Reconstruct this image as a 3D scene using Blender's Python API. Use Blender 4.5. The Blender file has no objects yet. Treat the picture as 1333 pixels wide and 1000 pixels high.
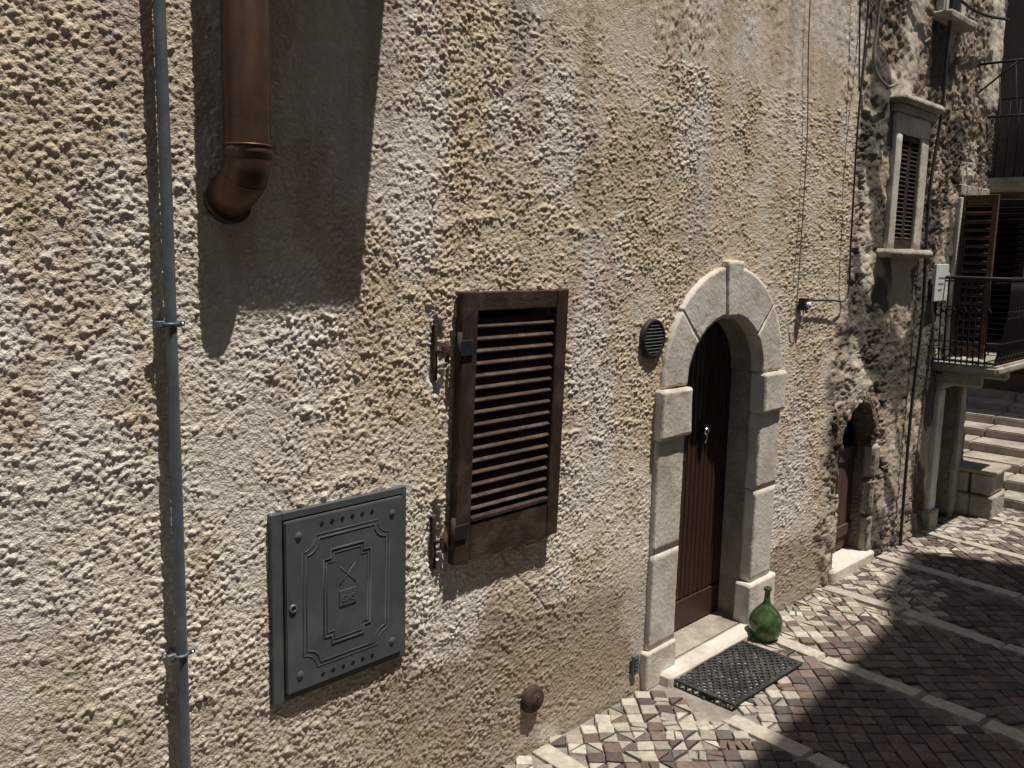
import bpy, bmesh, math, random
import numpy as np
from mathutils import Vector, Matrix, noise as mn
random.seed(7)
rng=np.random.default_rng(11)
scene=bpy.context.scene

# ------------------------------------------------------------ noise
TAB=[rng.random((256,256)) for _ in range(12)]
def vn(u,v,s=0):
    T=TAB[s%12]
    iu=np.floor(u).astype(int);iv=np.floor(v).astype(int)
    fu=u-iu;fv=v-iv
    fu=fu*fu*(3-2*fu);fv=fv*fv*(3-2*fv)
    a=T[iu%256,iv%256];b=T[(iu+1)%256,iv%256];c=T[iu%256,(iv+1)%256];d=T[(iu+1)%256,(iv+1)%256]
    return (a*(1-fu)+b*fu)*(1-fv)+(c*(1-fu)+d*fu)*fv
def fbm(u,v,s=0,o=4):
    r=0;a=.5;t=0
    for i in range(o):
        r=r+a*vn(u*2**i+i*17.3,v*2**i+i*9.1,s+i);t+=a;a*=.5
    return r/t
def ss(a,b,x):
    t=np.clip((x-a)/(b-a),0,1);return t*t*(3-2*t)

# ------------------------------------------------------------ materials
def mat(name,c1,c2=None,rough=.8,scale=8,detail=4,bump=.3,bscale=60,bdist=.004,metal=0,attr=None,aniso=None,spec=.3,contrast=(.35,.65),c3=None,s3=1.5):
    m=bpy.data.materials.new(name);m.use_nodes=True
    nt=m.node_tree;N=nt.nodes;L=nt.links
    b=N['Principled BSDF'];b.inputs['Roughness'].default_value=rough
    b.inputs['Metallic'].default_value=metal
    b.inputs['Specular IOR Level'].default_value=spec
    tc=N.new('ShaderNodeTexCoord');mp=N.new('ShaderNodeMapping')
    L.new(tc.outputs['Object'],mp.inputs[0])
    if aniso: mp.inputs['Scale'].default_value=aniso
    if attr=='only':
        at=N.new('ShaderNodeAttribute');at.attribute_name='Col';out=at.outputs['Color']
    else:
        nz=N.new('ShaderNodeTexNoise');nz.inputs['Scale'].default_value=scale;nz.inputs['Detail'].default_value=detail
        nz.inputs['Roughness'].default_value=.65
        L.new(mp.outputs[0],nz.inputs['Vector'])
        mr=N.new('ShaderNodeMapRange');mr.inputs[1].default_value=contrast[0];mr.inputs[2].default_value=contrast[1]
        L.new(nz.outputs[0],mr.inputs[0])
        c2=c2 or tuple(x*.6 for x in c1)
        mx=N.new('ShaderNodeMix');mx.data_type='RGBA'
        L.new(mr.outputs[0],mx.inputs[0])
        mx.inputs[6].default_value=(*c1,1);mx.inputs[7].default_value=(*c2,1)
        out=mx.outputs[2]
        if attr:
            at=N.new('ShaderNodeAttribute');at.attribute_name=attr
            mm=N.new('ShaderNodeMix');mm.data_type='RGBA';mm.blend_type='MULTIPLY';mm.inputs[0].default_value=1
            L.new(out,mm.inputs[6]);L.new(at.outputs['Color'],mm.inputs[7])
            out=mm.outputs[2]
    if c3:
        n3=N.new('ShaderNodeTexNoise');n3.inputs['Scale'].default_value=s3;n3.inputs['Detail'].default_value=6;n3.inputs['Roughness'].default_value=.7
        L.new(tc.outputs['Object'],n3.inputs['Vector'])
        r3=N.new('ShaderNodeMapRange');r3.inputs[1].default_value=.48;r3.inputs[2].default_value=.66
        L.new(n3.outputs[0],r3.inputs[0])
        m3=N.new('ShaderNodeMix');m3.data_type='RGBA';m3.inputs[7].default_value=(*c3,1)
        L.new(r3.outputs[0],m3.inputs[0]);L.new(out,m3.inputs[6]);out=m3.outputs[2]
    L.new(out,b.inputs['Base Color'])
    if bump:
        nb=N.new('ShaderNodeTexNoise');nb.inputs['Scale'].default_value=bscale;nb.inputs['Detail'].default_value=2
        L.new(mp.outputs[0],nb.inputs['Vector'])
        bp=N.new('ShaderNodeBump');bp.inputs['Strength'].default_value=bump;bp.inputs['Distance'].default_value=bdist
        L.new(nb.outputs[0],bp.inputs['Height']);L.new(bp.outputs[0],b.inputs['Normal'])
    return m

M_stucco=mat('stucco',(1,1,1),rough=.95,attr='only',bump=1,bscale=160,bdist=.005,spec=.1)
M_sett=mat('setts',(1,1,1),(.70,.69,.69),rough=.75,scale=30,attr='Col',bump=.6,bscale=110,bdist=.004)
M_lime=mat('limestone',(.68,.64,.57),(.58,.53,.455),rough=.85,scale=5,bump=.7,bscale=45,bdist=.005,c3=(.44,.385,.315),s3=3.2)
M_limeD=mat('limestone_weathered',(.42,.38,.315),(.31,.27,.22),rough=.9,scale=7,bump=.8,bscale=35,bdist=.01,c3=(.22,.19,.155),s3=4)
M_wood=mat('shutter_wood',(.052,.029,.019),(.022,.014,.010),rough=.65,scale=9,bump=.7,bscale=40,bdist=.004,aniso=(1,1,8),c3=(.085,.056,.04),s3=9)
M_woodV=mat('shutter_wood_stile',(.052,.029,.019),(.022,.014,.010),rough=.65,scale=9,bump=.7,bscale=40,bdist=.004,aniso=(8,8,1),c3=(.085,.056,.04),s3=9)
M_slat=mat('slat_wood',(.085,.050,.034),(.035,.022,.016),rough=.65,scale=9,bump=.5,bscale=40,bdist=.003,aniso=(1,8,8),c3=(.13,.09,.065),s3=9)
M_door=mat('door_wood',(.066,.032,.022),(.033,.017,.013),rough=.5,scale=12,bump=.4,bscale=50,bdist=.002,aniso=(8,8,.8))
M_cellar=mat('cellar_wood',(.13,.075,.065),(.07,.042,.038),rough=.7,scale=12,bump=.5,bscale=50,bdist=.003,aniso=(8,8,.8))
M_wood2=mat('balcony_shutter_wood',(.16,.085,.045),(.07,.04,.025),rough=.6,scale=9,bump=.3)
M_wood3=mat('balcony_shutter_dark',(.045,.026,.018),(.02,.014,.01),rough=.6,scale=9,bump=.3)
M_black=mat('unlit_black',(.012,.011,.010),(.006,.006,.006),rough=.9,bump=0)  # near-black colour stands in for unlit depth behind openings, gaps and holes
M_grey=mat('grey_painted_steel',(.083,.094,.103),(.070,.079,.087),rough=.5,scale=4,bump=.12,bscale=90,bdist=.001,c3=(.11,.116,.118),s3=6)
M_pipe=mat('galvanised_conduit',(.15,.175,.20),(.11,.13,.15),rough=.45,metal=.3,scale=10,bump=.1,bscale=60,bdist=.001,c3=(.19,.2,.2),s3=12)
M_copper=mat('weathered_copper',(.165,.095,.066),(.11,.065,.048),rough=.45,metal=.65,scale=5,bump=.15,bscale=30,bdist=.002,aniso=(3,3,.7),c3=(.08,.055,.047),s3=8)
M_rust=mat('rusty_iron',(.10,.055,.04),(.045,.035,.03),rough=.8,scale=25,bump=.7,bscale=120,bdist=.003,metal=.2)
M_iron=mat('black_iron',(.02,.02,.02),(.035,.03,.028),rough=.6,scale=25,bump=.2,metal=.3)
M_rubber=mat('black_rubber',(.022,.022,.024),(.04,.038,.036),rough=.7,scale=15,bump=.3,c3=(.07,.065,.058),s3=8)
M_chrome=mat('chrome',(.75,.75,.75),(.5,.5,.5),rough=.2,metal=1,scale=5,bump=0)
M_cable=mat('cable',(.035,.03,.028),(.06,.055,.05),rough=.6,bump=0)
M_cableG=mat('grey_cable',(.25,.22,.2),(.18,.16,.14),rough=.7,bump=0)
M_white=mat('white_plaque',(.72,.72,.70),(.66,.65,.62),rough=.5,scale=6,bump=0)
M_mortar=mat('ground_mortar',(.30,.27,.23),(.19,.168,.142),rough=.95,scale=12,bump=.8,bscale=80,bdist=.006)
M_farwall=mat('far_masonry',(.14,.105,.075),(.07,.055,.042),rough=.95,scale=5,bump=1,bscale=9,bdist=.05,c3=(.2,.165,.13),s3=2.5)
M_far2=mat('far_plaster',(.32,.29,.25),(.22,.2,.175),rough=.95,scale=2,bump=.6,bscale=20,bdist=.02)
M_far3=mat('far_dark_plaster',(.15,.125,.10),(.10,.085,.07),rough=.95,scale=2,bump=.6,bscale=20,bdist=.02)
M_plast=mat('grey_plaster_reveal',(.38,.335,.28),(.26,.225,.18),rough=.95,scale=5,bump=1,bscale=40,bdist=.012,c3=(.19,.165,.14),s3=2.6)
M_plastD=mat('brown_plaster_reveal',(.20,.155,.12),(.12,.09,.07),rough=.95,scale=7,bump=1,bscale=40,bdist=.02)  # darker and browner than the other reveal plaster
M_tile=mat('roof_tiles',(.30,.16,.10),(.2,.11,.07),rough=.9,scale=6,bump=1,bscale=12,bdist=.05)
def glassmat():
    m=bpy.data.materials.new('green_glass');m.use_nodes=True
    nt=m.node_tree;b=nt.nodes['Principled BSDF']
    b.inputs['Roughness'].default_value=.07
    b.inputs['Transmission Weight'].default_value=.5;b.inputs['IOR'].default_value=1.45
    n=nt.nodes.new('ShaderNodeTexNoise');n.inputs['Scale'].default_value=30;n.inputs['Detail'].default_value=3
    tc=nt.nodes.new('ShaderNodeTexCoord');nt.links.new(tc.outputs['Object'],n.inputs['Vector'])
    r=nt.nodes.new('ShaderNodeValToRGB');r.color_ramp.elements[0].position=.4;r.color_ramp.elements[1].position=.7
    r.color_ramp.elements[0].color=(.045,.105,.035,1);r.color_ramp.elements[1].color=(.14,.20,.095,1)
    nt.links.new(n.outputs[0],r.inputs[0]);nt.links.new(r.outputs[0],b.inputs['Base Color'])
    return m
M_glass=glassmat()

# ------------------------------------------------------------ builder
class B:
    def __init__(s): s.v=[];s.f=[];s.m=[];s.mats=[];s.sm=[]
    def mi(s,m):
        if m not in s.mats:s.mats.append(m)
        return s.mats.index(m)
    def add(s,vs,fs,m,smooth=False):
        o=len(s.v);k=s.mi(m)
        s.v+= [tuple(v) for v in vs]
        for f in fs:
            s.f.append([i+o for i in f]);s.m.append(k);s.sm.append(smooth)
    def bm(s,bm,m,smooth=False):
        bm.verts.index_update()
        s.add([v.co.copy() for v in bm.verts],[[v.index for v in f.verts] for f in bm.faces],m,smooth);bm.free()
    def box(s,x0,x1,y0,y1,z0,z1,m,bev=.003,rot=None,seg=1,jit=0,worn=0):
        bm=bmesh.new();bmesh.ops.create_cube(bm,size=1)
        c=Vector(((x0+x1)/2,(y0+y1)/2,(z0+z1)/2))
        for v in bm.verts:
            v.co=Vector((v.co.x*(x1-x0),v.co.y*(y1-y0),v.co.z*(z1-z0)))
            if jit: v.co+=Vector((random.uniform(-jit,jit),random.uniform(-jit,jit),random.uniform(-jit,jit)))
        if bev: bmesh.ops.bevel(bm,geom=bm.edges[:],offset=bev,segments=seg,affect='EDGES')
        if worn: wear(bm,worn,c)
        for v in bm.verts:
            p=v.co
            if rot: p=rot@p
            v.co=p+c
        s.bm(bm,m,bool(worn))
    def prism(s,poly,y0,y1,m,bev=.004,seg=1,worn=0):
        bm=bmesh.new()
        a=[bm.verts.new((x,y0,z)) for x,z in poly];b=[bm.verts.new((x,y1,z)) for x,z in poly]
        n=len(poly)
        if worn:
            h=n//2
            for i in range(h-1):
                bm.faces.new((a[i],a[i+1],a[n-2-i],a[n-1-i]));bm.faces.new((b[i+1],b[i],b[n-1-i],b[n-2-i]))
        else:
            bm.faces.new(a);bm.faces.new(b[::-1])
        for i in range(n): bm.faces.new((a[i],b[i],b[(i+1)%n],a[(i+1)%n]))
        bmesh.ops.recalc_face_normals(bm,faces=bm.faces[:])
        if bev:
            fr=[e for e in bm.edges if all(abs(v.co.y-y0)<1e-6 for v in e.verts) and (not worn or any(abs(f.normal.y)<.5 for f in e.link_faces))]
            bmesh.ops.bevel(bm,geom=fr,offset=bev,segments=seg,affect='EDGES')
        if worn: wear(bm,worn,Vector((0,0,0)))
        s.bm(bm,m,bool(worn))
    def tube(s,pts,r,m,n=10,closed=False,caps=True):
        P=[Vector(p) for p in pts];R=r if isinstance(r,(list,tuple)) else [r]*len(P)
        vs=[];fs=[];up=None
        for i,p in enumerate(P):
            if closed: t=(P[(i+1)%len(P)]-P[i-1]).normalized()
            else: t=(P[min(i+1,len(P)-1)]-P[max(i-1,0)]).normalized()
            if up is None:
                up=Vector((0,0,1)) if abs(t.z)<.9 else Vector((1,0,0))
            a=(up-t*up.dot(t)).normalized();up=a;b=t.cross(a)
            for k in range(n):
                g=2*math.pi*k/n;vs.append(p+(a*math.cos(g)+b*math.sin(g))*R[i])
        c=len(P)
        for i in range(c if closed else c-1):
            j=(i+1)%c
            for k in range(n):
                fs.append((i*n+k,i*n+(k+1)%n,j*n+(k+1)%n,j*n+k))
        if caps and not closed: fs.append(list(range(n))[::-1]);fs.append([(c-1)*n+k for k in range(n)])
        s.add(vs,fs,m,True)
    def lathe(s,prof,c,m,axis='z',n=32):
        vs=[];fs=[]
        for r,h in prof:
            for k in range(n):
                g=2*math.pi*k/n
                if axis=='z': vs.append((c[0]+r*math.cos(g),c[1]+r*math.sin(g),c[2]+h))
                else: vs.append((c[0]+r*math.cos(g),c[1]-h,c[2]+r*math.sin(g)))
        for i in range(len(prof)-1):
            for k in range(n):
                fs.append((i*n+k,i*n+(k+1)%n,(i+1)*n+(k+1)%n,(i+1)*n+k))
        s.add(vs,fs,m,True)
    def done(s,name):
        me=bpy.data.meshes.new(name);me.from_pydata(s.v,[],s.f)
        for m in s.mats: me.materials.append(m)
        me.polygons.foreach_set('material_index',s.m);me.polygons.foreach_set('use_smooth',s.sm)
        me.update()
        bm=bmesh.new();bm.from_mesh(me);bmesh.ops.recalc_face_normals(bm,faces=bm.faces[:]);bm.to_mesh(me);bm.free()
        o=bpy.data.objects.new(name,me);scene.collection.objects.link(o);return o
def wear(bm,amp,off):
    for L in (.12,.06,.03,.018):
        ed=[e for e in bm.edges if e.calc_length()>L]
        if ed: bmesh.ops.subdivide_edges(bm,edges=ed,cuts=1,use_grid_fill=True)
    bm.normal_update()
    mv=[]
    for v in bm.verts:
        p=v.co+off
        d=mn.noise(p*7)*.8+mn.noise(p*28+Vector((5,3,1)))*.4+min(0,mn.noise(p*13+Vector((1,9,4)))+.22)*2.2
        mv.append(v.normal*d*amp)
    for v,d in zip(bm.verts,mv): v.co+=d

def seg(a,b,d): return np.arange(a,b-1e-9,d)
# ------------------------------------------------------------ main plastered wall
xs=np.concatenate([seg(-4,.6,.06),seg(.6,2.5,.0042),seg(2.5,4.5,.0066),seg(4.5,8.42,.013),[8.42]])
zs=np.concatenate([seg(-.1,3.1,.0044),seg(3.1,4.5,.011),seg(4.5,9,.1),[9.0]])
Xg,Zg=np.meshgrid(xs,zs)
wx=(fbm(Xg/.07,Zg/.07,3,2)-.5)*.030;wz=(fbm(Xg/.07+40,Zg/.07+11,4,2)-.5)*.030
U=Xg+wx;V=Zg+wz
rub=ss(-.05,.12,Xg-(5.62+.12*(fbm(Zg*1.3,Zg*0+3,5,4)-.5)*2+.03*(Zg-1.5))+(fbm(Xg*5,Zg*5,8,4)-.5)*.35)
def f1w(u,v,sd):
    iu=np.floor(u).astype(int);iv=np.floor(v).astype(int);f=np.full(u.shape,9.)
    for a in(-1,0,1):
        for b in(-1,0,1):
            ci=iu+a;cj=iv+b
            d=np.hypot(ci+TAB[sd][ci%256,cj%256]-u,cj+TAB[sd+1][ci%256,cj%256]-v)+.55*TAB[sd+2][ci%256,cj%256]
            f=np.minimum(f,d)
    return f
g1=1-ss(.15,.95,f1w(U/.0142,V/.0130,0))
g2=1-ss(.10,.85,f1w(U/.026+9,V/.021+5,4))
n2=vn(Xg/.0090+wx*30,Zg/.0080+wz*30,1);n4=fbm(Xg/.45,Zg/.35,6,3);n5=fbm(Xg/.055,Zg/.04,10,2)
rc=.0050*g1*(.5+n5)+.0048*g2*ss(.40,.60,n5)+.0018*n2+.009*(n4-.4)
rough_amt=.75+.45*ss(.35,.65,fbm(Xg/.6,Zg/.8,7,3))
smoothed=ss(.60,.74,fbm(Xg/.35+5,Zg/.5,9,4))
rc=rc*rough_amt*(1-.35*smoothed)
def worley(x,z,s,sd):
    u=x/s;v=z/s*1.35;iu=np.floor(u).astype(int);iv=np.floor(v).astype(int)
    f1=np.full(x.shape,9.);f2=np.full(x.shape,9.);idc=np.zeros(x.shape)
    for a in(-1,0,1):
        for b in(-1,0,1):
            ci=iu+a;cj=iv+b
            px=ci+TAB[sd][ci%256,cj%256];py=cj+TAB[sd+1][ci%256,cj%256]
            d=np.hypot(px-u,py-v);idv=TAB[sd+2][ci%256,cj%256]
            cl=d<f1;f2=np.where(cl,f1,np.minimum(f2,d));idc=np.where(cl,idv,idc);f1=np.where(cl,d,f1)
    return f1,f2,idc
f1,f2,idc=worley(U+wx*2,V+wz*2,.13,2)
stone=ss(.02,.16,f2-f1)
expo=ss(.46,.56,fbm(Xg/.7+3,Zg/.8+9,10,4))
rb=(.014*stone*(.3+idc)*expo)+.020*(1-expo)+.016*(fbm(Xg/.09,Zg/.07,4,5)-.5)*2+.006*ss(.4,.7,vn(U/.03,V/.022,5))*(.4+expo)
h=rc*(1-rub)+rb*rub
arcz=2.25+.07*np.sin((Xg-2.2)/.9*math.pi)+.03*fbm(Xg*8,Zg*0,3,3)
h+=.0035*np.exp(-((Zg-arcz)/.014)**2)*ss(2.15,2.3,Xg)*(1-ss(3.0,3.15,Xg))*ss(.4,.6,fbm(Xg*9,Zg*9,2,3))*1.6
for (xa,za,xb,zb) in ((1.98,1.9,2.03,1.35),(3.42,2.6,3.5,1.2),(2.6,.95,2.9,.62)):
    tt=np.clip((Zg-za)/(zb-za),0,1);xc=xa+(xb-xa)*tt+.03*(fbm(Zg*6,Zg*0,3,3)-.5)
    h-=.004*np.exp(-((Xg-xc)/.006)**2)*((Zg<za)&(Zg>zb))
for hz in (1.82,1.09):
    d=np.hypot((Xg-2.225)/.042,(Zg-hz)/.14)+(fbm(Xg*25,Zg*25,6,3)-.5)*.9
    h-=.018*(1-ss(.75,1.05,d))
Yg=-h-.012*(1-ss(0,.12,Zg))
# colours
def lerp(a,b,t): return a*(1-t[...,None])+b*t[...,None]
cream=np.array((.76,.685,.575));ochre=np.array((.67,.545,.405));greyw=np.array((.76,.72,.645))
t=ss(.36,.62,fbm(Xg/.55,Zg/.75,1,5)+.07*(Zg-1.5))
C=lerp(cream[None,None,:]*np.ones(Xg.shape+(1,)),ochre,t*.85)
C=lerp(C,greyw,.65*ss(.50,.66,fbm(Xg/.40+9,Zg/.9,4,5)))
C=lerp(C,np.array((.40,.335,.27)),.55*ss(.51,.64,fbm(Xg/.22,Zg/2.2,8,4))*ss(1.7,2.8,Zg))
C=lerp(C,np.array((.52,.40,.28)),.5*ss(.55,.66,fbm(Xg/.13+4,Zg/.25,2,4)))
low=ss(.0,.25,.80-Zg+.70*(fbm(Xg/.6,Zg/.25,7,4)-.5)-.14*(Xg-2.8))
C=lerp(C,np.array((.35,.275,.21)),low*.85*ss(1.3,2.2,Xg)+low*.35*(1-ss(1.3,2.2,Xg)))
base=ss(.0,.10,.16-Zg+.16*(fbm(Xg/.2,Zg/.2,5,3)-.5))
C=lerp(C,np.array((.30,.25,.205)),.6*base)
C=lerp(C,np.array((.74,.685,.60)),.8*(1-ss(.9,1.5,np.hypot((Xg-2.27)/.16,(Zg-.76)/.20)+(fbm(Xg*7,Zg*7,5,4)-.5)*1.6)))
C=lerp(C,greyw,.4*smoothed)
for hz in (1.82,1.09):
    d=np.hypot((Xg-2.22)/.055,(Zg-hz)/.16)+(fbm(Xg*25,Zg*25,6,3)-.5)*.9
    C=lerp(C,np.array((.68,.64,.58)),.9*(1-ss(.8,1.1,d)))
R1=np.array((.44,.365,.285));R2=np.array((.28,.215,.16));R3=np.array((.66,.59,.49));R4=np.array((.060,.050,.043))
CR=lerp(R1[None,None,:]*np.ones(Xg.shape+(1,)),R2,expo*(.2+.8*idc))
CR=lerp(CR,R3,(1-expo)*ss(.40,.58,fbm(Xg/.4,Zg/.9,2,4))*.85)
CR=CR*(1-.35*expo*(1-stone))[...,None]
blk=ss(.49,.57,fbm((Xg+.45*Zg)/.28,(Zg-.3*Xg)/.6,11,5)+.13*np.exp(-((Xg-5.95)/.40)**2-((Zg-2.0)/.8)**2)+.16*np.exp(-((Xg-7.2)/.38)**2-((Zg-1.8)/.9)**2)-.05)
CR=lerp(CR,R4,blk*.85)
C=lerp(C,CR,rub)
C*= (.84+.16*fbm(Xg/.03,Zg/.03,3,3)+.14*vn(Xg/.008,Zg/.008,7))[...,None]
nx,nz=len(xs),len(zs)
me=bpy.data.meshes.new('wall')
co=np.stack([Xg,Yg,Zg],-1).reshape(-1,3)
ii=np.arange(nx*nz).reshape(nz,nx)
q=np.stack([ii[:-1,:-1],ii[:-1,1:],ii[1:,1:],ii[1:,:-1]],-1).reshape(-1,4)
cx=((Xg[:-1,:-1]+Xg[1:,1:])/2).ravel();cz=((Zg[:-1,:-1]+Zg[1:,1:])/2).ravel()
hole=((abs(cx-4.29)<.47)&(cz<1.54))|(np.hypot(cx-4.29,(cz-1.54)*1.08)<.47)
jg=(fbm(cx*9,cz*9,5,3)-.5)*.05
hole|=((abs(cx-6.115)<.265+jg)&(cz<.92))|((np.hypot((cx-6.115)/.265,(cz-.92)/.29)<1+jg*3)&(cz>.9))
hole|=(cx>6.36)&(cx<6.76)&(cz>2.25)&(cz<3.02)
hole|=(cx>2.345)&(cx<2.865)&(cz>1.06)&(cz<1.98)
hole|=(cx>7.72)&(cx<8.12)&(cz<1.15)
hole|=(cx>7.83)&(cx<8.34)&(cz>1.42)&(cz<2.66)
q=q[~hole]
me.vertices.add(len(co));me.vertices.foreach_set('co',co.ravel())
me.loops.add(q.size);me.loops.foreach_set('vertex_index',q.ravel().astype(np.int32))
me.polygons.add(len(q));me.polygons.foreach_set('loop_start',np.arange(0,q.size,4,dtype=np.int32))
me.polygons.foreach_set('loop_total',np.full(len(q),4,dtype=np.int32))
me.polygons.foreach_set('use_smooth',np.ones(len(q),dtype=bool))
me.update(calc_edges=True);me.validate()
at=me.color_attributes.new('Col','FLOAT_COLOR','POINT')
at.data.foreach_set('color',np.concatenate([C.reshape(-1,3),np.ones((nx*nz,1))],1).astype(np.float32).ravel())
me.materials.append(M_stucco)
wall=bpy.data.objects.new('wall',me);scene.collection.objects.link(wall)
house=bpy.data.objects.new('plastered_stone_house',None);scene.collection.objects.link(house);wall.parent=house
b=B()
b.box(-4,8.40,.45,.7,-.1,9,M_far2,0)
b.box(8.36,8.40,.02,.45,-.1,9,M_far2,0)
b.box(-4,8.40,.0,.45,9.0,9.05,M_far2,0)
b.box(8.28,8.40,.7,6,-.1,9,M_far2,0)
b.box(-4.1,-4,-.0,.7,-.1,9,M_far2,0)
o=b.done('structure');o.parent=house
b=B();b.box(-4.2,8.6,-.35,6,9.06,9.2,M_tile,.01);o=b.done('roof');o.parent=house

# ------------------------------------------------------------ stone door surround
b=B();cx0,sz=4.29,1.54
def arc(rx,rz,a0,a1,n=5): return [(cx0+rx*math.cos(math.radians(a0+(a1-a0)*i/n)),sz+rz*math.sin(math.radians(a0+(a1-a0)*i/n))) for i in range(n+1)]
cuts=[0,40,82,97,140,180]
for i in range(len(cuts)-1):
    a0,a1=cuts[i]+.04,cuts[i+1]-.04
    key=(i==2);ro=.645 if key else .612+random.uniform(-.008,.006)
    b.prism(arc(ro,ro*.975,a0,a1,8)+arc(.385,.335 if not key else .325,a1,a0,8),-.040 if key else -.028+random.uniform(-.002,.002),.05,M_lime,.004,2,worn=.0030)
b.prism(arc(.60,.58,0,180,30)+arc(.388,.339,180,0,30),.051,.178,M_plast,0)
b.box(3.655,3.915,-.054,.05,1.285,1.535,M_lime,.007,seg=2,jit=.004,worn=.0035)
b.box(4.675,4.925,-.054,.05,1.305,1.535,M_lime,.007,seg=2,jit=.004,worn=.0035)
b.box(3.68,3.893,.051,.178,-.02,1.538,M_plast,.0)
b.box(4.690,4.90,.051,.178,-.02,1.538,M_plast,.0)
for z0,z1 in ((-.02,.19),(.191,.70),(.7005,1.284)):
    dx=.03 if z0<0 else 0
    b.box(3.665-dx,3.90,-.027-dx*.5,.05,z0,z1,M_lime,.004,seg=2,jit=.0015,worn=.0030)
for z0,z1 in ((-.02,.29),(.291,.85),(.8505,1.304)):
    dx=.04 if z0<0 else 0
    b.box(4.685-dx,4.92+dx,-.027-dx*.5,.05,z0,z1,M_lime,.004,seg=2,jit=.0015,worn=.0030)
o=b.done('stone_door_surround')
b=B();b.prism([(3.80,-.1),(4.80,-.1),(4.80,.055),(3.80,.055)],-.0,.30,M_limeD,0)
b.box(3.76,4.66,-.11,-.002,-.05,.050,M_lime,.010,seg=2,jit=.004,worn=.004)
o=b.done('door_threshold')

# door
b=B()
x=3.86;i=0
while x<4.72:
    w=.092
    b.box(x,x+w-.006,.186,.23,.24,2.0,M_door,.006)
    b.box(x+w/2-.008,x+w/2+.008,.180,.19,.25,2.0,M_door,.004)
    x+=w
b.box(3.86,4.73,.20,.24,.05,2.0,M_door,0)
b.box(3.86,4.73,.179,.20,.062,.235,M_door,.005)
b.box(4.375,4.425,.172,.186,1.08,1.27,M_iron,.004)
b.lathe([(0,.045),(.018,.043),(.026,.03),(.02,.012),(.012,0)],(4.40,.178,1.21),M_chrome,'y',20)
b.tube([(4.40,.15,1.20),(4.40,.145,1.17),(4.40,.155,1.135)],.006,M_chrome,8)
b.lathe([(0,.012),(.012,.012),(.014,0)],(4.22,.182,1.06),M_iron,'y',14)
o=b.done('arched_wooden_door')

# ------------------------------------------------------------ louvred shutter
S=B()
x0,x1,z0,z1=2.30,2.905,.99,2.04
S.box(x0,x0+.080,-.052,-.012,z0,z1,M_woodV,.004,jit=.002)
S.box(x1-.07,x1,-.052,-.012,z0+.0,z1,M_woodV,.004,jit=.002)
S.box(x0+.081,x1-.071,-.049,-.014,z1-.075,z1-.002,M_wood,.004)
S.box(x0+.081,x1-.071,-.049,-.014,z0+.002,z0+.15,M_wood,.004)
S.box(x0+.081,x1-.071,-.054,-.016,z0+.155,z0+.175,M_wood,.004)
n=16;za=z0+.19;zb=z1-.10
for i in range(n):
    zc=za+(zb-za)*(i+.5)/n
    S.box(x0+.079,x1-.069,-.044,.010,zc-.0055,zc+.0055,M_slat,.002,rot=Matrix.Rotation(math.radians(38+random.uniform(-3,3)),3,'X').to_4x4())
S.box(2.34,2.87,.12,.13,1.05,1.99,M_black,0)
for hz in (1.12,1.83):
    S.box(x0-.012,x0+.055,-.060,-.053,hz-.03,hz+.03,M_iron,.002)
    S.tube([(x0-.012,-.05,hz-.06),(x0-.012,-.05,hz+.06)],.009,M_rust,8)
for v in range(len(S.v)):
    p=S.v[v]
    if p[1]<.1: S.v[v]=(p[0]+.028*(p[2]-1.5),p[1]-.002,p[2])
o=S.done('louvred_window_shutter')
b=B()
for hz in (1.82,1.09):
    b.box(2.215,2.235,-.006,.014,hz-.11,hz+.10,M_rust,.003,jit=.002)
    b.box(2.228,2.275,-.040,-.030,hz-.022,hz+.022,M_rust,.002)
    b.tube([(2.250,-.036,hz-.04),(2.250,-.036,hz+.04)],.009,M_rust,8)
    b.tube([(2.222,-.0,hz),(2.250,-.036,hz)],.007,M_rust,8)
b.done('shutter_hinge_bracket')
b=B()
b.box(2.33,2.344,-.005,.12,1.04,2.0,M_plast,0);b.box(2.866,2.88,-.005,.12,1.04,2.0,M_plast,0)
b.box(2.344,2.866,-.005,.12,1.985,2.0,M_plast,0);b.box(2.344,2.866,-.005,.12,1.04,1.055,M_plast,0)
o=b.done('window_reveal');o.parent=house

# ------------------------------------------------------------ gas meter cabinet
b=B()
X0,X1,Z0,Z1=1.51,2.07,.69,1.34;yf=-.024
fw=.040
b.box(X0,X0+fw,yf,.02,Z0,Z1,M_grey,.002);b.box(X1-.022,X1,yf,.02,Z0,Z1,M_grey,.002)
b.box(X0+fw,X1-.022,yf,.02,Z1-.026,Z1-.0005,M_grey,.002);b.box(X0+fw,X1-.022,yf,.02,Z0+.0005,Z0+.022,M_grey,.002)
b.box(X0+fw,X1-.022,yf+.018,.02,Z0+.02,Z1-.02,M_black,0)
dx0,dx1,dz0,dz1=X0+fw+.004,X1-.026,Z0+.026,Z1-.031
b.box(dx0,dx1,-.036,-.012,dz0,dz1,M_grey,.003,seg=2)
yd=-.036
def notch(x0,x1,z0,z1,r,n=6):
    P=[]
    for cx,cz,a0 in ((x0,z0,0),(x1,z0,90),(x1,z1,180),(x0,z1,270)):
        a=[math.radians(a0+90-90*i/n) for i in range(n+1)]
        P+=[(cx+r*math.cos(t),cz+r*math.sin(t)) for t in a]
    return P
cxm,czm=(dx0+dx1)/2,(dz0+dz1)/2
P=notch(dx0+.078,dx1-.078,dz0+.078,dz1-.078,.052)
b.tube([(x,yd+.0008,z) for x,z in P],.0032,M_grey,6,closed=True)
P=notch(dx0+.064,dx1-.064,dz0+.064,dz1-.064,.052)
b.tube([(x,yd+.0012,z) for x,z in P],.0030,M_grey,6,closed=True)
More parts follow.
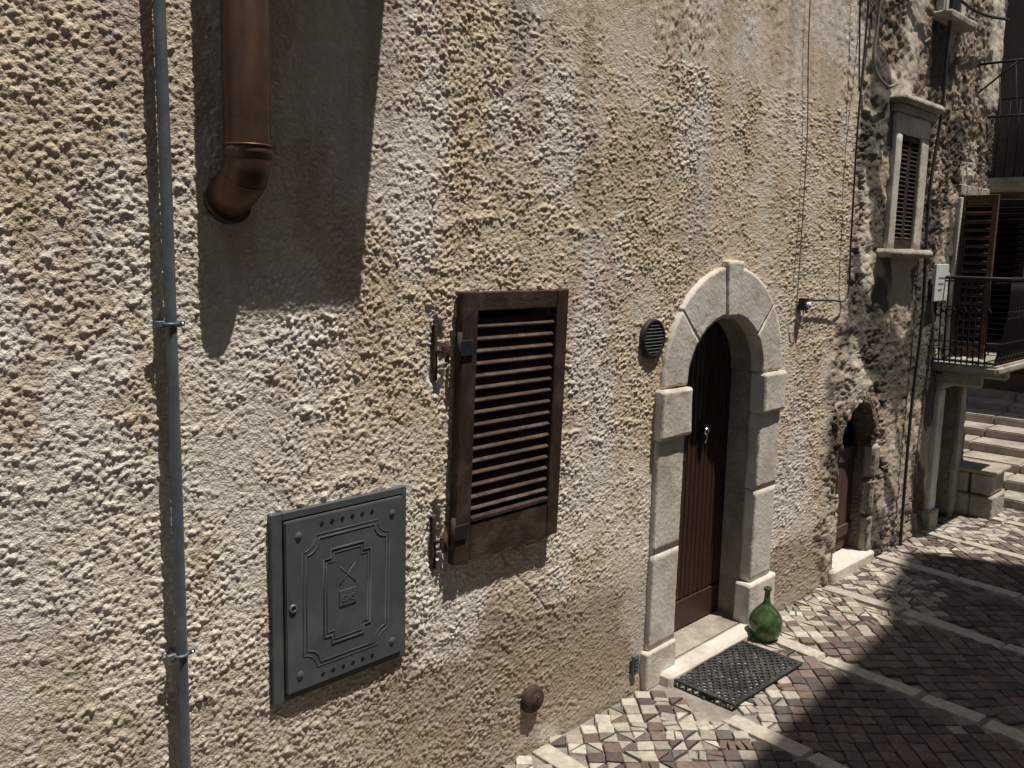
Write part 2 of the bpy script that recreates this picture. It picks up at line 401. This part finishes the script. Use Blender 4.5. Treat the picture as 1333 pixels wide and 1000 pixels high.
def oct_(hx,hz,c): return [(cxm-hx,czm-hz+c),(cxm-hx+c,czm-hz+c),(cxm-hx+c,czm-hz),(cxm+hx-c,czm-hz),(cxm+hx-c,czm-hz+c),(cxm+hx,czm-hz+c),(cxm+hx,czm+hz-c),(cxm+hx-c,czm+hz-c),(cxm+hx-c,czm+hz),(cxm-hx+c,czm+hz),(cxm-hx+c,czm+hz-c),(cxm-hx,czm+hz-c)]
b.tube([(x,yd,z) for x,z in oct_(.098,.168,.030)],.0034,M_grey,6,closed=True)
b.tube([(x,yd,z) for x,z in oct_(.086,.154,.030)],.0022,M_grey,6,closed=True)
b.box(cxm-.036,cxm+.036,yd-.003,yd+.002,czm-.045,czm+.012,M_grey,.001)
b.tube([(cxm-.034,yd,czm+.03),(cxm+.034,yd,czm+.10)],.0022,M_grey,5);b.tube([(cxm+.034,yd,czm+.03),(cxm-.034,yd,czm+.10)],.0022,M_grey,5)
for sx in (dx0+.050,dx1-.050):
    for sz_ in (dz0+.055,dz1-.055):
        b.lathe([(0,.005),(.010,.004),(.015,0)],(sx,yd,sz_),M_grey,'y',16)
for k in range(6):
    xx=cxm-.105+.042*k
    for zz in (dz0+.030,dz1-.030):
        r=.0095;b.add([(xx-r,yd-.0012,zz),(xx,yd-.0012,zz-r),(xx+r,yd-.0012,zz),(xx,yd-.0012,zz+r)],[(0,1,2,3)],M_black)
b.lathe([(0,.003),(.008,.003),(.009,.006),(.013,.006),(.015,0)],(dx0+.025,yd,czm),M_pipe,'y',18)
b.box(dx0+.022,dx0+.028,yd-.005,yd,czm-.005,czm+.005,M_black,0)
gas=b.done('gas_meter_cabinet')
tc=bpy.data.curves.new('gas_lettering','FONT');tc.body='GAS';tc.size=.032;tc.extrude=.001;tc.align_x='CENTER'
to=bpy.data.objects.new('lettering',tc);scene.collection.objects.link(to);to.location=(cxm,yd-.0035,czm-.030);to.rotation_euler=(math.pi/2,0,0);tc.materials.append(M_pipe);to.parent=gas

# ------------------------------------------------------------ grey conduit
b=B()
b.tube([(1.185+.004*math.sin(z*1.1),-.046,z) for z in np.linspace(-.1,5.5,24)],.0165,M_pipe,16)
for zc in (1.97,.985):
    b.tube([(1.185+.0205*math.cos(a),-.046+.0205*math.sin(a),zc) for a in [k*math.pi/8 for k in range(16)]],.005,M_pipe,6,closed=True)
    b.box(1.165,1.205,-.034,.0,zc-.008,zc+.008,M_pipe,.002)
    b.box(1.20,1.228,-.052,-.042,zc-.009,zc+.009,M_pipe,.002);b.tube([(1.218,-.060,zc),(1.218,-.04,zc)],.005,M_chrome,8)
    b.box(1.142,1.17,-.052,-.042,zc-.009,zc+.009,M_pipe,.002)
b.done('electrical_conduit')
# ------------------------------------------------------------ copper flue
b=B();fx,fy,fr=1.405,-.105,.066
pts=[(fx,fy,5.4),(fx,fy,2.47),(fx,fy,2.435)]
for k in range(1,9):
    a=k/8*math.radians(62);R=.085
    pts.append((fx-.012*k/8,fy+R*(1-math.cos(a)),2.435-R*math.sin(a)*1.05))
e=Vector(pts[-1]);pts.append(tuple(e+Vector((-.004,.10,-.05))))
b.tube(pts,fr,M_copper,28)
b.tube([(fx+fr*1.02*math.cos(a),fy+fr*1.02*math.sin(a),2.475) for a in [k*math.pi/16 for k in range(32)]],.0035,M_copper,8,closed=True)
b.tube([(fx,fy,2.475),(fx,fy,2.44)],fr*1.025,M_copper,28)
sk=pts[6];t=Vector((0,.6,-.8))
b.tube([Vector(sk)-t*.003,Vector(sk)+t*.003],fr*1.02,M_copper,28)
b.tube([(e.x,-.012,e.z-.03),(e.x,-.0,e.z-.036)],fr*1.12,M_copper,28)
b.done('copper_flue_pipe')
b=B();b.prism([(1.575,3.62),(2.05,3.62),(2.05,3.74),(1.575,3.74)],-.485,.0,M_limeD,.0)  # unseen block above the view, shaped to cast the large wall shadow
b.box(1.60,2.03,-.46,-.02,3.742,4.3,M_far2,.01)
b.done('unseen_shadow_ledge')

# ------------------------------------------------------------ round vent, cap
b=B();c=(3.60,-.012,1.79)
b.lathe([(.072,.0),(.076,.012),(.088,.014),(.095,.008),(.096,-.02)],c,M_iron,'y',36)
b.lathe([(0,-.005),(.08,-.005)],c,M_black,'y',24)
for k in range(9):
    zz=-.064+k*.016;hw=math.sqrt(max(.075**2-zz*zz,0))
    b.box(c[0]-hw,c[0]+hw,c[1]-.012,c[1]+.002,c[2]+zz-.004,c[2]+zz+.004,M_grey,.001,rot=Matrix.Rotation(math.radians(25),4,'X'))
b.done('round_air_vent')
b=B();c=(2.80,-.010,.245)
b.lathe([(0,.040),(.030,.038),(.036,.030),(.040,.028),(.050,.030),(.058,.020),(.064,.0),(.066,-.02)],c,M_rust,'y',28)
b.box(c[0]-.006,c[0]+.006,c[1]-.046,c[1]-.036,c[2]-.024,c[2]+.024,M_rust,.003)
b.done('iron_pipe_cap')
b=B()
b.box(3.545,3.59,-.026,-.01,.10,.20,M_pipe,.002)
for k in range(5): b.box(3.55,3.585,-.032,-.024,.108+k*.018,.118+k*.018,M_grey,.001)
b.done('small_wall_grille')

# ------------------------------------------------------------ green demijohn
b=B()
prof=[(0,.004),(.05,.0),(.068,.006),(.084,.035),(.092,.075),(.088,.115),(.070,.150),(.045,.178),(.024,.200),(.0165,.225),(.0155,.27),(.021,.273),(.022,.288),(.016,.293),(.010,.292)]
P=[]
for i in range(len(prof)-1):
    for k in range(4):
        t_=k/4;p0=prof[max(i-1,0)];p1=prof[i];p2=prof[i+1];p3=prof[min(i+2,len(prof)-1)]
        P.append(tuple(max(0,.5*((2*p1[j])+(p2[j]-p0[j])*t_+(2*p0[j]-5*p1[j]+4*p2[j]-p3[j])*t_**2+(3*p1[j]-p0[j]-3*p2[j]+p3[j])*t_**3)) for j in (0,1)))
P.append(prof[-1])
b.lathe([(r*1.04,h*1.04) for r,h in P],(4.64,-.165,.012),M_glass,'z',40)
b.done('green_glass_demijohn')

# ------------------------------------------------------------ door mat
b=B();mx0,mx1,my0,my1=-.345,.345,-.19,.19;zt=.030
bw=.012
for a in ((mx0,mx1,my0,my0+bw*1.6),(mx0,mx1,my1-bw*1.6,my1)): b.box(a[0],a[1],a[2],a[3],.018,zt,M_rubber,.002)
for a in ((mx0,mx0+bw*1.6,my0+bw*1.6,my1-bw*1.6),(mx1-bw*1.6,mx1,my0+bw*1.6,my1-bw*1.6)): b.box(a[0],a[1],a[2],a[3],.018,zt,M_rubber,.002)
def clipseg(px,py,dx,dy):
    lo,hi=-9,9
    for p,d,a,c in ((px,dx,mx0+.01,mx1-.01),(py,dy,my0+.01,my1-.01)):
        t0,t1=(a-p)/d,(c-p)/d
        if t0>t1:t0,t1=t1,t0
        lo=max(lo,t0);hi=min(hi,t1)
    return lo,hi
for s_ in (1,-1):
    for k in range(-22,23):
        px=k*.056;dx,dy=.8,.6*s_
        lo,hi=clipseg(px,0,dx,dy)
        if hi-lo<.02: continue
        mid=(lo+hi)/2;cxx,cyy=px+dx*mid,dy*mid
        L=(hi-lo)/2;ca=math.atan2(dy,dx)
        b.box(cxx-L,cxx+L,cyy-.0062,cyy+.0062,.019,.028-(.001 if s_>0 else 0),M_rubber,.002,rot=Matrix.Rotation(ca,4,'Z'))
o=b.done('rubber_door_mat');o.location=(4.13,-.285,-.003);o.rotation_euler=(0,0,math.radians(-1.5))

# ------------------------------------------------------------ cellar door niche
b=B();prof=[(5.83,-.05)]+[(5.83,.3),(5.83,.6)]+[(6.115-.285*math.cos(math.radians(a)),.92+.30*math.sin(math.radians(a))) for a in range(0,181,12)]+[(6.40,.6),(6.40,.3),(6.40,-.05)]
n=len(prof);ys=[-.018,.03,.08,.14]
vs=[(x+random.uniform(-.01,.01),y,z+random.uniform(-.01,.01)) for y in ys for x,z in prof]
fs=[(j*n+i,j*n+i+1,(j+1)*n+i+1,(j+1)*n+i) for j in range(3) for i in range(n-1)]
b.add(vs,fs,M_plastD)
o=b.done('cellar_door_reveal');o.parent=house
b=B()
for k in range(6): b.box(5.80+k*.105,5.80+k*.105+.1,.115,.15,.10,.86,M_cellar,.005)
b.box(5.82,6.42,.100,.12,.76,.86,M_cellar,.003);b.box(5.82,6.42,.100,.12,.2,.28,M_cellar,.003)
b.box(5.80,6.43,.155,.16,.1,1.3,M_black,0);b.box(6.10,6.125,.11,.15,.86,1.22,M_cellar,.002)
b.done('cellar_door')
b=B();b.box(5.78,6.46,-.06,.30,-.03,.085,M_lime,.01,seg=2,jit=.005,worn=.006);b.done('cellar_door_step')
b=B()
for z0,z1,w in ((.08,.35,.09),(.355,.62,.07),(.625,.88,.10)): b.box(6.385,6.385+w,-.035,.05,z0,z1,M_limeD,.015,seg=2,jit=.008,worn=.010)
for a0,a1 in ((5,40),(42,75),(77,108),(110,140),(142,175)):
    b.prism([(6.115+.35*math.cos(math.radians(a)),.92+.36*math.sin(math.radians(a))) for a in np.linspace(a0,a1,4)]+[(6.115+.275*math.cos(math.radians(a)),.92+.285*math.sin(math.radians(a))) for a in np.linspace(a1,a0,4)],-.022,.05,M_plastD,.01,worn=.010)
b.done('cellar_door_stone_arch')

# ------------------------------------------------------------ upper window
b=B()
b.box(6.26,6.365,-.055,.06,2.262,3.03,M_lime,.005,worn=.003);b.box(6.72,6.86,-.055,.06,2.262,3.03,M_lime,.005,worn=.003)
b.box(6.26,6.86,-.055,.06,3.032,3.16,M_lime,.005,worn=.003)
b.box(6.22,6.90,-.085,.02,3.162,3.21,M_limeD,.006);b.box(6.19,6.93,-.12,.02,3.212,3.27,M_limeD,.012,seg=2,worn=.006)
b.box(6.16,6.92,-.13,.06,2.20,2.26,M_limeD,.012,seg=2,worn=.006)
b.done('stone_window_frame')
b=B()
for x0,x1 in ((6.366,6.541),(6.544,6.719)):
    b.box(x0,x0+.025,-.040,-.01,2.262,3.03,M_wood,.002);b.box(x1-.025,x1,-.040,-.01,2.262,3.03,M_wood,.002)
    b.box(x0+.025,x1-.025,-.038,-.01,2.99,3.03,M_wood,.002);b.box(x0+.025,x1-.025,-.038,-.01,2.262,2.33,M_wood,.002)
    for k in range(22):
        zc=2.345+k*.0295;b.box(x0+.025,x1-.025,-.044,-.008,zc-.003,zc+.003,M_slat,0,rot=Matrix.Rotation(math.radians(38),4,'X'))
b.box(6.36,6.73,.02,.03,2.25,3.04,M_black,0)
b.done('upper_window_shutters')
b=B()
b.box(6.84,7.38,-.14,.02,3.86,3.92,M_limeD,.01,jit=.004,worn=.006);b.box(6.90,6.99,-.06,.02,3.925,5,M_lime,.005);b.box(7.25,7.34,-.06,.02,3.925,5,M_lime,.005)
b.box(6.992,7.248,-.045,.0,3.925,5,M_black,0)
b.done('top_window_frame')
b=B();b.box(7.18,7.44,-.075,-.055,1.88,2.16,M_white,.003);b.box(7.2,7.22,-.056,.0,1.9,1.94,M_iron,0);b.box(7.4,7.42,-.056,.0,2.1,2.14,M_iron,0)
for k in range(3): b.box(7.24,7.38-.03*k,-.0765,-.075,2.05-k*.045,2.062-k*.045,M_cableG,0)
b.done('wall_sign_plaque')

# ------------------------------------------------------------ doorway under balcony
b=B()
b.box(7.56,7.715,-.05,.14,.0,1.16,M_lime,.006,seg=2,worn=.004);b.box(8.125,8.27,-.05,.14,.0,1.16,M_limeD,.006,seg=2,worn=.004)
b.box(7.54,8.29,-.055,.14,1.162,1.30,M_limeD,.008,seg=2,worn=.004)
b.box(7.53,7.72,-.08,.14,-.02,.16,M_limeD,.006,worn=.004)
b.done('stone_doorway_frame')
b=B();b.box(7.72,8.12,.11,.13,0,1.16,M_wood3,0)
for k in range(4): b.box(7.72+k*.1,7.815+k*.1,.10,.112,.02,1.15,M_wood3,.004)
b.done('street_door')
# ------------------------------------------------------------ balcony
b=B()
b.box(7.42,8.62,-.50,-.0,1.33,1.40,M_limeD,.02,seg=3)
for xx in (7.6,8.3): b.box(xx,xx+.08,-.34,0,1.20,1.328,M_limeD,.02)
def railpt(s,tz):
    off=.03+.07*math.sin(min(tz,1)*math.pi*.62)
    Lx=1.16
    seglen=[.42,Lx-.08,.42];tot=sum(seglen);d=s*tot
    if d<seglen[0]: return (7.46-off*.7,-d,1.40+.66*tz)
    d-=seglen[0]
    if d<seglen[1]: return (7.46+d,-.42-off,1.40+.66*tz)
    d-=seglen[1]
    return (7.46+seglen[1]+off*.7,-.42+d,1.40+.66*tz)
for s_ in np.linspace(0.01,.99,46):
    b.tube([railpt(s_,t_) for t_ in np.linspace(0,1,7)],.0065,M_iron,5)
for tz,r in ((1,.014),(.96,.006),(.26,.006),(.03,.009)):
    b.tube([railpt(s_,tz) for s_ in np.linspace(0,1,60)],r,M_iron,6)
for k in range(22):
    s0=.02+k*.0445
    for tzz in (.13,.6):
        c=railpt(s0,tzz);c2=railpt(s0+.008,tzz)
        d=(Vector(c2)-Vector(c));d=d.normalized() if d.length>0 else Vector((1,0,0))
        b.tube([Vector(c)+d*(.04*math.cos(a)*(1-a/14))+Vector((0,0,.05*math.sin(a)*(1-a/14))) for a in np.linspace(0,9,20)],.005,M_iron,5)
b.done('wrought_iron_balcony')
def leaf(name,X,y0,y1,z0,z1,m,n=24):
    bb=B()
    bb.box(X-.018,X+.018,y1-.04,y1,z0,z1,m,.003);bb.box(X-.018,X+.018,y0,y0+.04,z0,z1,m,.003)
    bb.box(X-.017,X+.017,y0+.04,y1-.04,z1-.06,z1,m,.003);bb.box(X-.017,X+.017,y0+.04,y1-.04,z0,z0+.09,m,.003)
    for k in range(n):
        zc=z0+.11+(z1-z0-.19)*k/(n-1)
        bb.box(X-.022,X+.022,y0+.04,y1-.04,zc-.003,zc+.003,m,0,rot=Matrix.Rotation(math.radians(-30),4,'Y'))
    bb.box(X+.030,X+.032,y0+.04,y1-.04,z0+.09,z1-.06,M_black,0)  # black sheet that darkens the gaps between the slats
    return bb.done(name)
leaf('balcony_door_shutter',7.74,-.30,-.03,1.43,2.70,M_wood2,18);leaf('balcony_door_shutter',8.38,-.36,-.03,1.43,2.70,M_wood3)
b=B()
b.box(7.66,7.715,-.05,.06,1.42,2.68,M_lime,.004);b.box(7.82,8.36,.06,.07,1.40,2.70,M_black,0);b.box(7.66,8.36,-.045,.06,2.702,2.78,M_limeD,.005)
b.done('balcony_door_frame')

# ------------------------------------------------------------ cables
def cable(name,pts,r,m,smooth=6):
    P=[Vector(p) for p in pts];Q=[]
    for i in range(len(P)-1):
        p0=P[max(i-1,0)];p1=P[i];p2=P[i+1];p3=P[min(i+2,len(P)-1)]
        for k in range(smooth):
            t=k/smooth
            Q.append(.5*((2*p1)+(p2-p0)*t+(2*p0-5*p1+4*p2-p3)*t*t+(3*p1-p0-3*p2+p3)*t**3))
    Q.append(P[-1]);bb=B();bb.tube(Q,r,m,6);return bb.done(name)
cable('wall_cable',[(4.93,-.03,5),(4.95,-.026,3.6),(5.02,-.028,2.9),(5.04,-.026,2.3),(5.03,-.03,1.95),(5.02,-.03,1.86),(5.08,-.04,1.80),(5.12,-.035,1.9)],.0035,M_cableG)
cable('wall_cable',[(5.62,-.06,5),(5.66,-.05,3.7),(5.62,-.06,3.0),(5.66,-.055,2.3),(5.68,-.05,1.95),(5.45,-.045,1.93),(5.15,-.04,1.93),(5.12,-.05,1.86)],.006,M_cable)
cable('wall_cable',[(5.74,-.07,5),(5.80,-.06,3.75),(5.78,-.06,3.4),(5.95,-.08,3.28),(6.15,-.07,3.32)],.010,M_cableG)
cable('wall_cable',[(6.93,-.09,5),(6.95,-.09,3.4),(7.0,-.07,3.2),(6.93,-.06,2.6),(6.98,-.07,1.8),(6.95,-.06,1.0),(6.97,-.06,0.0)],.012,M_cable)
cable('wall_cable',[(5.35,-.05,5),(5.54,-.05,3.72),(5.60,-.06,3.2)],.005,M_cable)
cable('wall_cable',[(6.0,-.08,5),(6.3,-.1,4.2),(7.2,-.12,4.0),(8.2,-.1,4.1)],.012,M_cable)
b=B()
b.box(5.09,5.15,-.05,-.01,1.88,1.95,M_iron,.003);b.lathe([(.0,.06),(.02,.055),(.014,.03),(.02,0)],(5.13,-.01,1.91),M_white,'y',12)
b.done('cable_insulator_bracket')
b=B()
b.tube([(7.9,-.02,3.72),(7.9,-.5,3.72)],.01,M_iron,6);b.tube([(7.9,-.02,3.5),(7.9,-.3,3.72)],.008,M_iron,6)
b.tube([(8.2,-.02,3.35),(8.2,-.45,3.35)],.01,M_iron,6)
for k in range(3): b.tube([(7.9,-.15-.12*k,3.73),(8.2,-.12-.12*k,3.36)],.004,M_cableG,5)
b.done('clothes_line_bracket')

# ------------------------------------------------------------ ground
b=B();b.add([(-40,-40,-.012),(40,-40,-.012),(40,40,-.012),(-40,40,-.012)],[(0,1,2,3)],M_mortar);b.done('ground')
strips=[-1.05,-.1,.87,1.83,2.85,3.76,4.72,5.72,6.62,7.5,8.4]
sl=.12
vs=[];fs=[];cols=[]
cs=.082
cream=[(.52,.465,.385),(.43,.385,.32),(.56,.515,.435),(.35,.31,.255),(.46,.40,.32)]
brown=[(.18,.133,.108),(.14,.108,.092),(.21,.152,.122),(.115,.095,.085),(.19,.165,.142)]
def sett(cx,cy,hw,hh,ang,col,zt,jit,tri=False):
    o=len(vs);ca,sa=math.cos(ang),math.sin(ang)
    base=[(-hw,-hh),(hw,-hh),(hw,hh),(-hw,hh)]
    if tri: base=[(-hw,-hh),(hw*.95,-hh),(-hw,hh*.95)]
    base=[(x+random.uniform(-jit,jit),y+random.uniform(-jit,jit)) for x,y in base];n=len(base)
    tl=(random.uniform(-.04,.04),random.uniform(-.04,.04))
    for sc,zz in ((1,-.014),(.96,zt-.003),(.84,zt)):
        for x,y in base:
            x2,y2=x*sc,y*sc
            vs.append((cx+x2*ca-y2*sa,cy+x2*sa+y2*ca,zz+(tl[0]*x2+tl[1]*y2 if zz>0 else 0)));cols.append(col)
    for l in (0,n):
        for i in range(n): fs.append((o+l+i,o+l+(i+1)%n,o+l+n+(i+1)%n,o+l+n+i))
    fs.append(tuple(o+2*n+i for i in range(n)))
def vary(col,a=.88,b_=1.1):
    k=random.uniform(a,b_);return tuple(c*k for c in col)
for i in range(-160,180):
    for j in range(-160,180):
        u=i*cs;v=j*cs
        x=(u*.7071-v*.7071)+3;y=(u*.7071+v*.7071)*.94-1.5
        x+=.02*math.sin(y*5+x);y+=.02*math.sin(x*4)
        if x<-2 or x>9.2 or y>-.035 or y<-4.2: continue
        d=min(abs(x-(s_+sl*y)) for s_ in strips)
        if d<.080: continue
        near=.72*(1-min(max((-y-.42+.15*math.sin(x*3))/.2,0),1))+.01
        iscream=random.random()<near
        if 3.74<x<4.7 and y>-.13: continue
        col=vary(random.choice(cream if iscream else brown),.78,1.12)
        r=random.random();a=math.radians(45)
        if near>.3 and r<.35:
            a+=random.choice((0,1,2,3))*math.pi/2
            off=cs*.06
            sett(x-off*math.cos(a+.78),y-off*math.sin(a+.78),cs*.44,cs*.44,a,col,.004+random.uniform(0,.004),.005,tri=True)
            a2=a+math.pi
            sett(x+cs*.06*math.cos(a+.78),y+cs*.06*math.sin(a+.78),cs*.44,cs*.44,a2,vary(random.choice(cream if random.random()<.6 else brown)),.004+random.uniform(0,.004),.005,tri=True)
        elif near>.3 and r<.6:
            a+=random.uniform(-.3,.3)+random.choice((0,math.pi/2))
            for q_ in (-1,1):
                sett(x+q_*.021*math.cos(a),y+q_*.021*math.sin(a),.018,.037,a,vary(col),.004+random.uniform(0,.004),.006)
        else:
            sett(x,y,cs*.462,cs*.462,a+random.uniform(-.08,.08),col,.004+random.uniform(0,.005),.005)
for s_ in strips:
    y=-.02
    while y>-4.2:
        L_=random.uniform(.3,.6);y1=max(y-L_,-4.25);ym=(y+y1)/2
        if not (3.74<s_<4.7 and y>-.13):
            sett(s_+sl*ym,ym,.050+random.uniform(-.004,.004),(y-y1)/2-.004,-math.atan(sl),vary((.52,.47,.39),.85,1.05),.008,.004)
        y=y1
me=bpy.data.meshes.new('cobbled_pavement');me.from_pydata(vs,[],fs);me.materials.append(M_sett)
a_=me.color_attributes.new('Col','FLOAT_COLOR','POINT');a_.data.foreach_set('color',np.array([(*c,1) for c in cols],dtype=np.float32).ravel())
o=bpy.data.objects.new('cobbled_pavement',me);scene.collection.objects.link(o)

# ------------------------------------------------------------ far end
b=B()
for r,(z0,z1) in enumerate(((-.02,.20),(.205,.39))):
    for k in range(2): b.box(8.26+.01*r,8.62,-.33+.19*k+(.02*r),-.33+.19*k+.185,z0,z1,M_limeD,.008,seg=2,jit=.003,worn=.005)
b.box(8.24,8.64,-.36,.04,.393,.43,M_limeD,.008,worn=.004)
b.done('low_stone_wall')
b=B()
for k in range(8):
    for j in range(-3,5):
        b.box(8.80+k*.38,9.24+k*.38+(.0 if k<7 else 2),j*.55+.03*(k%2)-.2,j*.55+.545+.03*(k%2)-.2,-.02,.085*(k+1),M_limeD,.012,seg=2,jit=.004)
b.done('stone_steps')
b=B();b.box(11.7,12.4,-5,6,0,3.1,M_farwall,0);b.box(11.8,12.4,-5,6,3.1,10,M_far3,0)
b.box(11.1,11.78,-.6,1.2,2.98,3.1,M_limeD,.01)
for k in range(18): b.tube([(11.15,-.55+k*.1,3.1),(11.15,-.55+k*.1,3.95)],.008,M_iron,5)
b.tube([(11.15,-.6,3.95),(11.15,1.2,3.95)],.014,M_iron,6)
b.box(11.76,11.798,-.2,.5,3.12,5.0,M_wood3,.01);b.box(11.6,11.7,.25,.75,.9,2.4,M_door,.02)
b.tube([(11.6,.12,.7),(11.6,.12,9)],.04,M_rust,8)
o=b.done('building_across_the_lane')
b=B()
prof=[(-6,11.2),(2.2,10.8),(4.3,11.0),(5.6,11.35),(6.6,11.6),(7.2,12.4),(8.35,13.1)]
vs2=[];n=len(prof)
for y in (-4.0,-8.0):
    for x,z in prof: vs2.append((x,y,z))
    for x,z in prof: vs2.append((x,y,-.1))
f=[]
for i in range(n-1):
    f.append((i,i+1,n+i+1,n+i));f.append((2*n+i,2*n+i+1,3*n+i+1,3*n+i));f.append((i,i+1,2*n+i+1,2*n+i))
f.append((0,n,3*n,2*n));f.append((n-1,2*n-1,4*n-1,3*n-1))
b.add(vs2,f,M_far2)
for xx in (-3,-.5,2,4.5,7):
    for zz in (1.2,4.2,7.2):
        b.box(xx-.55,xx+.55,-4.02,-3.94,zz-.05,zz+1.45,M_lime,.01)
        b.box(xx-.45,xx+.45,-3.955,-3.93,zz+.05,zz+1.35,M_wood,.01)
b.done('opposite_house')

# ------------------------------------------------------------ light
sd=Vector((.37,-1,3.4)).normalized()
elev=math.asin(sd.z)
ld=bpy.data.lights.new('sun','SUN');ld.energy=5;ld.angle=math.radians(.53);ld.color=(1,.95,.87)
lo=bpy.data.objects.new('sun',ld);scene.collection.objects.link(lo);lo.rotation_euler=sd.to_track_quat('Z','Y').to_euler()
w=bpy.data.worlds.new('World');scene.world=w;w.use_nodes=True;nt=w.node_tree
sky=nt.nodes.new('ShaderNodeTexSky');sky.sky_type='NISHITA';sky.sun_disc=False;sky.sun_elevation=elev;sky.sun_rotation=math.atan2(sd.x,sd.y)
nt.links.new(sky.outputs[0],nt.nodes['Background'].inputs[0]);nt.nodes['Background'].inputs[1].default_value=.10
# ------------------------------------------------------------ camera
cd=bpy.data.cameras.new('camera');cd.sensor_width=36;cd.lens=31.87;cd.clip_start=.05;cd.clip_end=300
co_=bpy.data.objects.new('camera',cd);scene.collection.objects.link(co_)
right=Vector((.6897,-.7238,.0225)).normalized();fw_=Vector((.7183,.68,-.1473)).normalized();up=right.cross(fw_).normalized()
R=Matrix((right,up,-fw_)).transposed().to_4x4();R.translation=Vector((0,-2.5,2.2));co_.matrix_world=R
scene.camera=co_
scene.view_settings.view_transform='Standard';scene.view_settings.look='None';scene.view_settings.exposure=0
